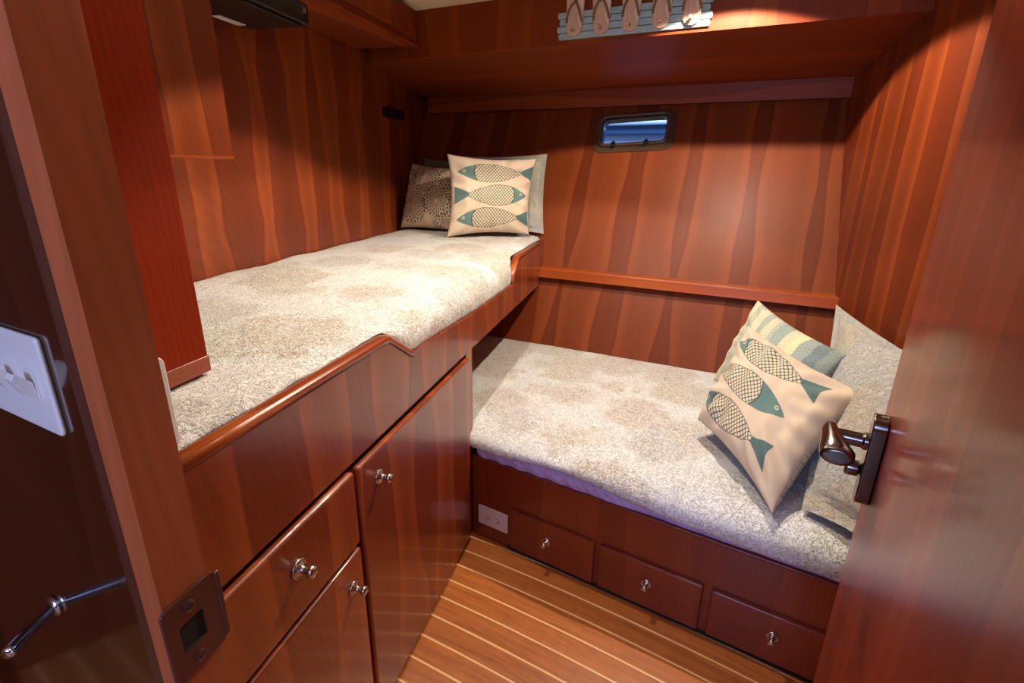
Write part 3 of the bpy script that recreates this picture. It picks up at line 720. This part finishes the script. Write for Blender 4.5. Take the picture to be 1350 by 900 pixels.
# lower mattress + sheet, in FB coordinates
def toFB(x, y): 
    p = FB.inverted() @ Vector((x, y, 0)); return p.x, p.y
LBQ = [(0.012, 0.0), (1.190, 0.0), toFB(1.185, 1.85), toFB(-0.30, 2.40)]
def blq(u, v, inset=0.0):
    (x0, y0), (x1, y1), (x2, y2), (x3, y3) = LBQ
    xa = x0 + (x1-x0)*u; ya = y0 + (y1-y0)*u; xb = x3 + (x2-x3)*u; yb = y3 + (y2-y3)*u
    return xa + (xb-xa)*v, ya + (yb-ya)*v
def hullFB(x, z, off=0.012):
    """y in FB of the hull for a given FB x and height z"""
    p = FB @ Vector((x, 0, 0)); dy = FB.to_3x3() @ Vector((0, 1, 0))
    qq = FH.inverted() @ p; d_ = FH.to_3x3().inverted() @ dy
    return (hully(z) - off - qq.y)/d_.y
def lowm(u, v):
    # closed loop profile in v: front bottom -> front top -> back
    x = 0.03 + u*1.140
    pr = [(0.006, 0.3075), (0.002, 0.325), (0.004, 0.350), (0.020, 0.362), (0.08, 0.378), (0.3, 0.384), (0.55, 0.384), (None, 0.384), (None, 0.3075)]
    k = v*(len(pr)-1); i = min(int(k), len(pr)-2); f = k-i
    def g(j):
        y, z = pr[j]
        if y is None: y = hullFB(x, 0.31, 0.02)
        return y, z
    (a, b), (c, d_) = g(i), g(i+1)
    y = a+(c-a)*f; z = b+(d_-b)*f
    if z < 0.37 and y < 0.1:
        y += 0.0035*sin(x*95+z*60)*(1-sm(x, 0.15, 0.5)) + 0.004*noise.noise(Vector((x*9, z*20, 0)))
    return (x, y, z)
q = grid_obj('lower_mattress', lowm, 160, 32, M['lilac'], FB)
tag(q, 'lilac sheeted mattress showing under the quilt edge on the lower berth', 'mattress')
def qedge(x):
    # height of the quilt's hanging edge along the front
    return 0.326 + 0.032*math.exp(-((x-0.33)/0.22)**2) + 0.010*(1-sm(x, 0.0, 0.16)) - 0.006*sm(x, 0.6, 0.9) + 0.0025*noise.noise(Vector((x*10, 3, 0)))
def lower_quilt(u, v):
    s = 0.004 + u*1.178
    topz = 0.398 + 0.006*fbm(s*2.5, v*2, 11.0) + 0.0025*fbm(s*10, v*9, 2.0)
    sleft = 1 - sm(v, 0.2, 1.0)
    if v < 0.2:
        t = v/0.2; a = t*pi/2; ze = qedge(s)
        y = -0.008 + 0.118*(1-cos(a))**1.15 - 0.006*sin(pi*t); z = ze + (topz-ze)*sin(a)**0.95
        x = s - (1-u)*(0.80*max(y, 0) + 0.004)
    else:
        t = (v-0.2)/0.8
        yb = hullFB(s - (1-u)*0.6, 0.405, 0.006)
        y = 0.110 + (yb-0.110)*t
        x = s - (1-u)*(0.80*y + 0.004)
        yb = hullFB(x, 0.405, 0.006); y = 0.110 + (yb-0.110)*t
        z = topz + 0.004*sin(pi*t)
    return (x, y, z)
q = grid_obj('lower_quilt', lower_quilt, 220, 80, M['quilt_l'], FB, solid=0.005)
tag(q, 'white quilted bedspread with faded coral print on the lower berth', 'quilt')

# ------------------------------------------------------------------ cushions
CREAM = np.array(srgb(212, 194, 172)[:3]); TEAL = np.array(srgb(98, 128, 126)[:3]); INK = np.array(srgb(84, 98, 96)[:3]); PALE = np.array(srgb(222, 206, 176)[:3])
def fish_print(U, V, fishes):
    C = np.empty(U.shape+(3,)); C[:] = CREAM
    for (cu, cv, L_, H_, dirn, hf) in fishes:
        t = (U-cu)/L_*dirn                   # -1 nose .. +1 tail root
        w = (V-cv)/H_
        prof = np.where(np.abs(t) < 1, (1-np.abs(t)**1.9)**0.95 * (1-0.16*t), 0)
        body = (np.abs(w) < prof) & (np.abs(t) < 1)
        C[body] = PALE
        k = 21.0; ku = U*k*1.25; kv = V*k*0.82*1.25
        n1 = np.abs(((ku+kv) % 1)-0.5); n2 = np.abs(((ku-kv) % 1)-0.5)
        net = (np.minimum(n1, n2) < 0.135)
        edge = np.abs(w) > prof-0.05
        C[body & (net | edge)] = INK
        head = body & (t < -hf + 0.10*(w/np.maximum(prof, 1e-3))**2)
        C[head] = TEAL
        gill = body & (np.abs(t + hf - 0.10*(w/np.maximum(prof, 1e-3))**2) < 0.02); C[gill] = INK*0.9
        er = np.hypot((t+0.80)*L_, (w-0.12)*H_); C[body & (er < 0.017)] = PALE; C[body & (er < 0.009)] = INK
        tt = (t-0.90)/0.42
        tail = (tt > 0) & (tt < 1) & (np.abs(w-0.05) < 0.16+0.62*tt)
        C[tail] = TEAL*0.82
    return C
def cushion(name, P4, thick, colf, mat, n=120, back=None, pinch=0.10, seed=0.0, flange=0.0, wr=1.0, power=0.42):
    """P4: world corners (u0v0, u1v0, u1v1, u0v1); front face towards (P1-P0)x(P3-P0)"""
    P4 = [Vector(p) for p in P4]
    cen = sum(P4, Vector())/4
    nn = ((P4[1]-P4[0]).cross(P4[3]-P4[0])).normalized()
    g = np.linspace(0, 1, n+1); U, V = np.meshgrid(g, g, indexing='ij')
    a = 2*U-1; b = 2*V-1
    UU = 0.5 + 0.5*a*(1-pinch*(1-b**2)); VV = 0.5 + 0.5*b*(1-pinch*(1-a**2))
    P = [np.array(p) for p in P4]
    base = (P[0][None,None]*((1-UU)*(1-VV))[...,None] + P[1][None,None]*(UU*(1-VV))[...,None] + P[2][None,None]*(UU*VV)[...,None] + P[3][None,None]*((1-UU)*VV)[...,None])
    fa = np.clip((1-np.abs(a))/(1-flange) if flange == 0 else (1-np.abs(a)-flange)/(1-flange), 0, 1)
    fb_ = np.clip((1-np.abs(b)-flange)/(1-flange), 0, 1)
    pf = ((1-(1-fa)**2.6)*(1-(1-fb_)**2.6))**power
    N_ = np.array(nn)
    # wrinkles running in from corners and edges
    W = np.zeros_like(U)
    for i in range(n+1):
        for j in range(n+1):
            W[i, j] = noise.noise(Vector((U[i,j]*3+seed, V[i,j]*3, seed)))*0.55 + 0.35*noise.noise(Vector((U[i,j]*9+seed, V[i,j]*5, seed+4)))
    ang = np.arctan2(b, a)
    rim = np.clip(np.hypot(a, b)-0.55, 0, 1)
    W = W*0.014*wr + 0.008*wr*rim*np.sin(ang*17+seed+2*a*b)*np.clip(pf*2, 0, 1)
    zf = thick*pf + W*np.clip(pf*1.5, 0, 1)
    front = base + N_[None,None]*zf[...,None]
    bk = base - N_[None,None]*(thick*0.8*pf)[...,None]
    verts = np.concatenate([front.reshape(-1, 3), bk.reshape(-1, 3)]) - np.array(cen)
    m = n+1; faces = []
    for i in range(n):
        for j in range(n):
            q0 = i*m+j; faces.append((q0, q0+m, q0+m+1, q0+1)); o_ = m*m
            faces.append((o_+q0, o_+q0+1, o_+q0+m+1, o_+q0+m))
    # close the rim
    rimi = [(i, 0) for i in range(n)] + [(n, j) for j in range(n)] + [(i, n) for i in range(n, 0, -1)] + [(0, j) for j in range(n, 0, -1)]
    for k_, (i, j) in enumerate(rimi):
        i2, j2 = rimi[(k_+1) % len(rimi)]
        faces.append((i*m+j, i2*m+j2, m*m+i2*m+j2, m*m+i*m+j)[::-1])
    me = bpy.data.meshes.new(name); me.from_pydata(verts.tolist(), [], faces); me.update()
    for p in me.polygons: p.use_smooth = True
    if colf is not None:
        Cf = colf(U, V).reshape(-1, 3)
        Cb = np.tile(np.array(back if back is not None else srgb(120,124,118)[:3]), (m*m, 1))
        Cc = np.concatenate([Cf, Cb]); Cc = np.concatenate([Cc, np.ones((len(Cc), 1))], 1).astype(np.float32)
        at = me.color_attributes.new('print', 'FLOAT_COLOR', 'POINT'); at.data.foreach_set('color', Cc.ravel())
    Mx = Matrix.Translation(cen)
    o = link(name, me, mat, None, Mx); MW[o.name] = Mx
    bm = bmesh.new(); bm.from_mesh(me); bmesh.ops.remove_doubles(bm, verts=bm.verts, dist=1e-5); bmesh.ops.recalc_face_normals(bm, faces=bm.faces); bm.to_mesh(me); bm.free()
    return o
# upper berth, front fish cushion
SLATE = srgb(128, 138, 134)[:3]
f_up = [(0.47, 0.785, 0.40, 0.130, 1, 0.52), (0.54, 0.485, 0.39, 0.142, -1, 0.58), (0.46, 0.190, 0.39, 0.132, 1, 0.55)]
o = cushion('fish_cushion', [(-0.313, 2.450, 0.887), (0.075, 2.560, 0.890), (0.103, 2.645, 1.243), (-0.312, 2.535, 1.257)], 0.068,
            lambda U, V: fish_print(U, V, f_up), M['print'], n=260, back=SLATE, seed=1.0, wr=1.5)
tag(o, 'square cream cushion with three level teal fish standing on the upper berth', 'cushion')
# small branch print cushion at its left
def branch_print(U, V):
    C = np.empty(U.shape+(3,)); C[:] = np.array(srgb(206, 184, 160)[:3])
    for cx, cy, r in ((0.28, 0.30, 0.26), (0.72, 0.42, 0.26), (0.42, 0.80, 0.26), (0.92, 0.85, 0.24), (0.05, 0.72, 0.2), (0.85, 0.05, 0.2)):
        dx, dy = U-cx, V-cy; rr = np.hypot(dx, dy); an = np.arctan2(dy, dx)
        st = (np.abs(((rr*17 + 0.5*np.floor(an*3.2)) % 1)-0.5) < 0.33) & (np.abs(((an*4.5 + rr*7) % 1)-0.5) < 0.27) & (rr < r) & (rr > 0.03)
        C[st] = np.array(srgb(84, 72, 66)[:3])
    return C
o = cushion('branch_cushion', [(-0.600, 2.800, 0.890), (-0.285, 2.645, 0.890), (-0.270, 2.735, 1.190), (-0.540, 2.890, 1.215)], 0.062,
            branch_print, M['print'], n=180, back=SLATE, seed=3.0, pinch=0.06)
tag(o, 'small taupe cushion with dark coral branches, left of the level fish cushion', 'cushion')
# slate cushion behind and the sham against the hull
o = cushion('slate_cushion', [(-0.53, 2.895, 0.90), (-0.19, 2.75, 0.90), (-0.16, 2.875, 1.245), (-0.50, 3.015, 1.245)], 0.045,
            lambda U, V: np.broadcast_to(np.array(srgb(106, 108, 104)[:3]), U.shape+(3,)).copy(), M['print'], n=70, back=srgb(106,108,104)[:3], seed=4.0)
tag(o, 'plain slate grey cushion in the corner behind the small branch cushion', 'cushion')
o = cushion('pillow_sham', [(-0.30, 2.785, 0.900), (0.150, 2.588, 0.893), (0.163, 2.730, 1.268), (-0.28, 2.945, 1.255)], 0.030,
            None, M['sham'], n=90, seed=6.0, flange=0.10, pinch=0.05)
tag(o, 'grey quilted pillow sham behind the level fish cushion, against the hull panel', 'pillow')
# lower berth
Lc, Bc, Rc, Tc = (0.585, 1.455, 0.462), (0.632, 1.045, 0.418), (0.942, 1.262, 0.640), (0.806, 1.686, 0.700)
f_lo = [(0.40, 0.80, 0.37, 0.125, 1, 0.64), (0.38, 0.49, 0.42, 0.130, -1, 0.40), (0.36, 0.185, 0.37, 0.120, 1, 0.66)]
o = cushion('fish_cushion', [Lc, Bc, Rc, Tc], 0.070, lambda U, V: fish_print(U, V, f_lo), M['print'], n=260, back=SLATE, seed=8.0, wr=1.9)
tag(o, 'square cream cushion with slanting fish propped up on the lower berth', 'cushion')
def stripe_print(U, V):
    C = np.empty(U.shape+(3,)); cols = [(214,206,174), (178,184,164), (212,204,174), (160,172,160), (200,196,170), (170,180,166), (150,166,158), (204,198,170), (220,210,172), (150,164,158), (118,134,136), (140,152,146)]
    edges = [0.10, 0.20, 0.28, 0.34, 0.42, 0.46, 0.58, 0.66, 0.74, 0.84, 0.93, 1.01]
    e0 = -0.1
    for c, e1 in zip(cols, edges):
        C[(U >= e0) & (U < e1)] = np.array(srgb(*c)[:3]); e0 = e1
    th = (np.sin(U*900)*np.sin(V*140) > 0.2); C[th] *= 0.88
    return C
o = cushion('striped_cushion', [(0.745, 1.76, 0.470), (0.800, 1.285, 0.452), (0.988, 1.430, 0.690), (0.925, 1.895, 0.740)], 0.062, stripe_print, M['print'], n=160, back=srgb(110,124,124)[:3], seed=10.0)
tag(o, 'sage and cream striped cushion behind the slanting fish cushion', 'cushion')
o = cushion('pillow_sham', [(0.715, 1.070, 0.418), (0.845, 0.83, 0.425), (1.010, 1.10, 0.755), (1.160, 1.800, 0.752)], 0.060, None, M['sham'], n=110, seed=12.0, flange=0.11, pinch=0.04)
tag(o, 'large grey quilted pillow sham leaning on the right bulkhead', 'pillow')

# ------------------------------------------------------------------ things on the left bulkhead
# hanging locker beyond, and the tall partition beside the doorway
hl = empty('hanging_locker', frame(-0.754, 1.45, 14.0) @ Matrix.Translation((0, 0, 1.213)))
tag(hl, 'cherry wall locker hanging on the left bulkhead above the upper berth', 'locker')
HLM = MW[hl.name]
obj('locker_body', box(-0.62, 0.0, 0.004, 0.115, 0.006, 0.600), M['wall'], hl, HLM)
obj('locker_front', box(-0.62, 0.001, -0.008, 0.004, 0.004, 0.600), M['wall'], hl, HLM)
obj('bottom_trim', box(-0.62, 0.002, -0.009, 0.115, -0.001, 0.005), M['trim'], hl, HLM, bevel=0.001)
pt = empty('partition_panel', frame(-0.486, 0.772, 14.8) @ Matrix.Translation((0, 0, 0.884)))
tag(pt, 'tall plain red mahogany partition standing on the upper berth behind the jamb', 'partition')
PTM = MW[pt.name]
obj('panel', box(-0.205, 0.0, 0.0, 0.018, 0.026, 0.930), M['red'], pt, PTM, bevel=0.001)
obj('bottom_rail', box(-0.205, 0.0015, -0.0015, 0.0195, 0.0, 0.026), M['trim'], pt, PTM, bevel=0.0015)
# narrow white strip by the jamb
o = obj('white_edge_strip', prism([(x, z) for x, z in rrect(0.022, 0.115, 0.010, 5)], 0.0, 0.010), M['white_pl'], None, frame(-0.400, 0.540, 14.8) @ Matrix.Translation((0, 0, 0.935)), bevel=0.002)
tag(o, 'narrow white plastic strip upright at the berth end beside the jamb', 'plastic strip')
# overhead cupboard along the left bulkhead
oc = empty('overhead_cupboard', frame(-0.414, 2.475, 14.8) @ Matrix.Translation((-0.5, 0, 1.683)))
tag(oc, 'cherry overhead cupboard under the headliner above the upper berth', 'cupboard')
OCM = MW[oc.name]
obj('cupboard_body', box(-0.9, 0.495, 0.006, 0.30, 0.0, 0.131), M['beam'], oc, OCM)
obj('door', box(-0.72, 0.40, -0.012, 0.006, 0.022, 0.120), M['fascia'], oc, OCM, bevel=0.003)
obj('bottom_rail', box(-0.9, 0.495, -0.002, 0.03, -0.006, 0.004), M['fascia'], oc, OCM, bevel=0.002)
obj('batten', box(-0.34, -0.30, 0.03, 0.235, -0.014, 0.0), M['beam'], oc, OCM, bevel=0.002)
# black media box under it
tv = empty('media_box', frame(-0.838, 1.835, 12) @ Matrix.Translation((0, 0, 1.600)))
tag(tv, 'black flat electronics box mounted high under the overhead cupboard', 'electronics box')
TVM = MW[tv.name]
obj('case', box(-0.42, 0.0, -0.215, 0.0, 0.0, 0.058), M['black'], tv, TVM, bevel=0.006, seg=3)
obj('base_tray', box(-0.40, -0.018, -0.200, -0.015, -0.006, 0.0), M['black'], tv, TVM, bevel=0.002)
obj('label_plate', box(-0.175, -0.070, -0.045, -0.018, -0.0075, -0.006), M['label'], tv, TVM)
bm = bmesh.new(); add_lathe(bm, [(0, 0), (0.008, 0), (0.008, 0.006), (0, 0.006)], 16, Matrix.Translation((-0.03, -0.215, 0.035)) @ Matrix.Rotation(pi/2, 4, 'X'))
obj('connector', bm, M['nickel'], tv, TVM)
obj('bracket', box(-0.40, -0.02, -0.10, -0.06, 0.058, 0.083), M['black'], tv, TVM)
# little black vent / latch on the bulkhead
RM = FL @ Matrix.Translation((-0.195, 0, 1.452))
rl = empty('reading_light_switch', RM)
tag(rl, 'small black oblong fitting with a silver emblem on the left bulkhead', 'wall fitting')
obj('housing', prism([(x, z) for x, z in rrect(0.235, 0.046, 0.010, 4)], -0.016, 0.0), M['black'], rl, RM, bevel=0.003)
bm = bmesh.new()
add_tube(bm, [(-0.045+0.010*cos(a), -0.0175, 0.010*sin(a)) for a in [radians(40+i*28) for i in range(11)]], 0.0014, 6)
add_tube(bm, [(-0.024, -0.0175, 0.011), (-0.030, -0.0175, -0.011)], 0.0012, 6)
obj('emblem', bm, M['nickel'], rl, RM)

# ------------------------------------------------------------------ the flip-flop plaque on the fascia
FFi = FF.inverted()
def ffx(x, y): return (FFi @ Vector((x, y, 0))).x
SB = Matrix.Translation((0, 0, 0))
pq = empty('flip_flop_plaque', FF @ Matrix.Translation((0.90, -0.001, 1.652)))
tag(pq, 'weathered blue slatted plaque with five small wooden flip-flops on pegs', 'wall decoration')
PQM = MW[pq.name]
M['slat'] = plain('weathered_blue_paint', srgb(150, 172, 172), 0.75, bump=0.5, bscale=60, var=0.25)
M['pale_wood'] = wood('pale_driftwood', srgb(196,158,128), srgb(214,180,152), srgb(226,196,170), seed=2.0, sx=40, sv=5, rough=0.7, coat=0.0, contrast=0.4)
hw = 0.268; nsl = 4; sh = 0.0225
for k in range(nsl):
    z0 = k*sh; jl = [0.0, -0.006, 0.003, -0.004, 0.005, -0.002][k]; jr = [0.0, 0.006, -0.003, 0.004, -0.005, 0.003][k]
    obj('slat', prism([(-hw+jl+0.003, z0+0.001), (hw+jr-0.003, z0+0.001), (hw+jr, z0+sh*0.5), (hw+jr-0.003, z0+sh-0.0012), (-hw+jl+0.003, z0+sh-0.0012), (-hw+jl, z0+sh*0.5)], -0.010, 0.0), M['slat'], pq, PQM, bevel=0.0012)
for k in range(5):
    cx = -0.205 + k*0.1035
    A_ = PQM @ Matrix.Translation((cx, -0.010, 0.006)) @ Matrix.Rotation(radians([1.5, -1, 1, 2, -2][k]), 4, 'Y')
    out = [((x*(0.86+0.14*min(1, ((z+0.02)/0.05)**2))*(1.08 if z > 0 else 1.0)), z+0.076) for x, z in rrect(0.064, 0.152, 0.0315, 10)]
    out = [p for p in out]
    so = obj('flip_flop', prism(out, -0.011, -0.001), M['pale_wood'], pq, A_, bevel=0.0015)
    st = bmesh.new()
    top_ = Vector((0.004, -0.012, 0.112))
    for sx_ in (-1, 1):
        pts = [top_, Vector((sx_*0.010, -0.018, 0.100)), Vector((sx_*0.021, -0.021, 0.080)), Vector((sx_*0.027, -0.017, 0.058)), Vector((sx_*0.029, -0.010, 0.046))]
        add_tube(st, pts, 0.0042, 8)
    obj('strap', st, M['rope'], so, A_, smooth=True)
    bm = bmesh.new(); add_lathe(bm, [(0, 0), (0.0042, 0), (0.0042, 0.016), (0.0062, 0.018), (0.0062, 0.023), (0.003, 0.026), (0, 0.026)], 16, Matrix.Translation((0, -0.011, 0.020)) @ Matrix.Rotation(pi/2, 4, 'X'))
    obj('peg', bm, M['pale_wood'], so, A_, smooth=True)

# ------------------------------------------------------------------ the portlight (window)
WM = HT @ Matrix.Translation((PCX, 0, PCZ)) @ Matrix.Rotation(-PT, 4, 'Y')
wn_ = tag(empty('window_1', WM), kind='structure')
n_ = 8
bm = bmesh.new(); add_ring(bm, [(x, z-0.008) for x, z in rrect(0.385, 0.200, 0.044, n_)], rrect(PW-0.004, PH-0.004, 0.026, n_), -0.007, 0.0)
obj('flange', bm, M['portframe'], wn_, WM, bevel=0.002)
bm = bmesh.new(); add_ring(bm, rrect(0.334, 0.160, 0.034, n_), rrect(0.308, 0.136, 0.024, n_), -0.020, -0.007)
obj('sash', bm, M['portring'], wn_, WM, bevel=0.003)
bm = bmesh.new(); add_ring(bm, rrect(0.314, 0.142, 0.026, n_), rrect(0.302, 0.130, 0.022, n_), -0.013, -0.008)
obj('gasket', bm, M['black'], wn_, WM)
obj('pane', prism([(x, z) for x, z in rrect(0.308, 0.136, 0.024, n_)], -0.0125, -0.0085), M['glass'], wn_, WM)
bm = bmesh.new(); add_ring(bm, rrect(PW-0.002, PH-0.002, 0.028, n_), rrect(PW-0.014, PH-0.014, 0.022, n_), -0.004, 0.031)
obj('spigot', bm, M['portframe'], wn_, WM)
for cx in (-0.085, 0.070):
    bm = bmesh.new()
    add_lathe(bm, [(0, 0.0), (0.010, 0.0), (0.012, 0.004), (0.012, 0.014), (0.009, 0.018), (0, 0.018)], 20, Matrix.Translation((cx, -0.018, -0.078)) @ Matrix.Rotation(pi/2, 4, 'X'))
    kb = obj('dog_knob', bm, M['black'], wn_, WM, bevel=0.001)
    bm = bmesh.new(); add_tube(bm, [(cx, -0.012, -0.086), (cx, -0.024, -0.074), (cx, -0.022, -0.058)], 0.004, 8)
    obj('swing_bolt', bm, M['black'], kb, WM, smooth=True)
for x, z in ((-0.176, 0.03), (-0.176, -0.03), (0.176, 0.03), (0.176, -0.03)):
    bm = bmesh.new(); add_lathe(bm, [(0, 0), (0.0035, 0), (0.003, 0.0015), (0, 0.0018)], 12, Matrix.Translation((x, -0.007, z)) @ Matrix.Rotation(pi/2, 4, 'X'))
    obj('screw', bm, M['nickel'], wn_, WM)
# neighbouring hull outside, seen through the port as bands of blue
nb = empty('neighbouring_boat', frame(1.6, 4.3, 116))
tag(nb, 'pale blue boat side with a darker band seen through the port', 'boat')
NBM = MW[nb.name]
M['nb1'] = plain('pale_blue_gelcoat', srgb(190, 214, 240), 0.4); M['nb2'] = plain('mid_blue_band', srgb(74, 102, 144), 0.4); M['nb3'] = plain('painted_shadow', srgb(20, 26, 40), 0.8)
obj('topside', box(-3, 3, 0.0, 0.5, -0.5, 1.472), M['nb1'], nb, NBM)
obj('band', box(-3, 3, -0.03, 0.5, 1.472, 1.540), M['nb2'], nb, NBM, bevel=0.01)
obj('bulwark', box(-3, 3, -0.05, 0.5, 1.540, 1.575), M['nb1'], nb, NBM, bevel=0.01)
obj('shadow_band', box(-3, 3, -0.03, 0.5, 1.575, 2.2), M['nb3'], nb, NBM)  # near-black band stands in for the shadow above the bulwark

# ------------------------------------------------------------------ lamps
LX, LY, LZ = 0.585, 1.69, 1.798
M['lens'] = newmat('lamp_lens')[0]
_b = M['lens'].node_tree.nodes['Principled BSDF']; _b.inputs['Emission Color'].default_value = (1, 0.85, 0.62, 1); _b.inputs['Emission Strength'].default_value = 12
def ceiling_lamp(x, y, label):
    Mx = Matrix.Translation((x, y, 1.815))
    e = empty('ceiling_lamp', Mx); tag(e, label, 'lamp')
    bm = bmesh.new(); add_lathe(bm, [(0.042, 0.0), (0.042, -0.006), (0.036, -0.010), (0.030, -0.010), (0.028, -0.002), (0.028, 0.0)], 32)
    obj('bezel', bm, M['nickel'], e, Mx, smooth=True)
    bm = bmesh.new(); add_lathe(bm, [(0, -0.001), (0.026, -0.001), (0.026, -0.003), (0, -0.003)], 32)
    obj('lens', bm, M['lens'], e, Mx)
ceiling_lamp(LX, LY, 'small round recessed ceiling spotlight near the fascia')
def light(kind, name, loc, energy, col, **k):
    l = bpy.data.lights.new(name, kind); l.energy = energy; l.color = col
    for a, v in k.items(): setattr(l, a, v)
    o = bpy.data.objects.new(name, l); o.location = loc; COL.objects.link(o); return o
WARM = (1.0, 0.85, 0.68)
light('SPOT', 'spot_light', (LX, LY, LZ), 44, WARM, spot_size=radians(136), spot_blend=0.10, shadow_soft_size=0.012)
# second cabin lamp; soft fill added inside the doorway; daylight down the companionway behind the camera
LX2, LY2 = -0.105, 1.50
light('SPOT', 'second_spot_light', (LX2, LY2, LZ), 26, WARM, spot_size=radians(119), spot_blend=0.14, shadow_soft_size=0.014)
ceiling_lamp(LX2, LY2, 'small round recessed ceiling spotlight above the upper berth edge')
light('POINT', 'cabin_fill', (0.10, 0.75, 1.74), 3.2, (1.0, 0.90, 0.80), shadow_soft_size=0.06)  # unseen fill added to lift the cabin and cabinet fronts
ceiling_lamp(0.10, 0.75, 'added round ceiling fitting for the fill light just inside the doorway')
a = light('AREA', 'daylight', (-0.75, -1.3, 1.55), 22, (0.36, 0.50, 1.0), shape='RECTANGLE', size=0.8, size_y=0.45)
a.rotation_euler = Vector((0.55, 1.0, -0.45)).to_track_quat('-Z', 'Y').to_euler()
light('POINT', 'passage_fill', (0.06, -0.55, 1.70), 3.2, (1.0, 0.86, 0.72), shadow_soft_size=0.06)  # added fill behind the camera, brightens the jamb reveal
sun = light('AREA', 'outside_daylight', (1.1, 3.9, 3.6), 200, (0.74, 0.86, 1.0), shape='SQUARE', size=1.2)
sun.rotation_euler = Vector((0.25, 0.7, -1.6)).to_track_quat('-Z', 'Y').to_euler()
w = bpy.data.worlds.new('world'); SC.world = w; w.use_nodes = True
bg = w.node_tree.nodes['Background']; bg.inputs[0].default_value = (0.45, 0.62, 0.95, 1); bg.inputs[1].default_value = 0.6

# ------------------------------------------------------------------ camera
cam = bpy.data.cameras.new('camera'); co = bpy.data.objects.new('camera', cam); COL.objects.link(co)
cam.sensor_width = 36; cam.lens = 680*36/1350; cam.clip_start = 0.01
th, ro = radians(18.6), radians(0.8)
fw = Vector((0, cos(th), -sin(th))); r0 = Vector((1, 0, 0)); u0 = r0.cross(fw)
rt = r0*cos(ro) + u0*sin(ro); up = rt.cross(fw)
co.matrix_world = Matrix(((rt.x, up.x, -fw.x, 0), (rt.y, up.y, -fw.y, 0), (rt.z, up.z, -fw.z, 1.2), (0, 0, 0, 1)))
SC.camera = co
vs = SC.view_settings
vs.view_transform = 'Standard'; vs.look = 'None'; vs.gamma = 1; vs.use_curve_mapping = False
vs.exposure = 0.50
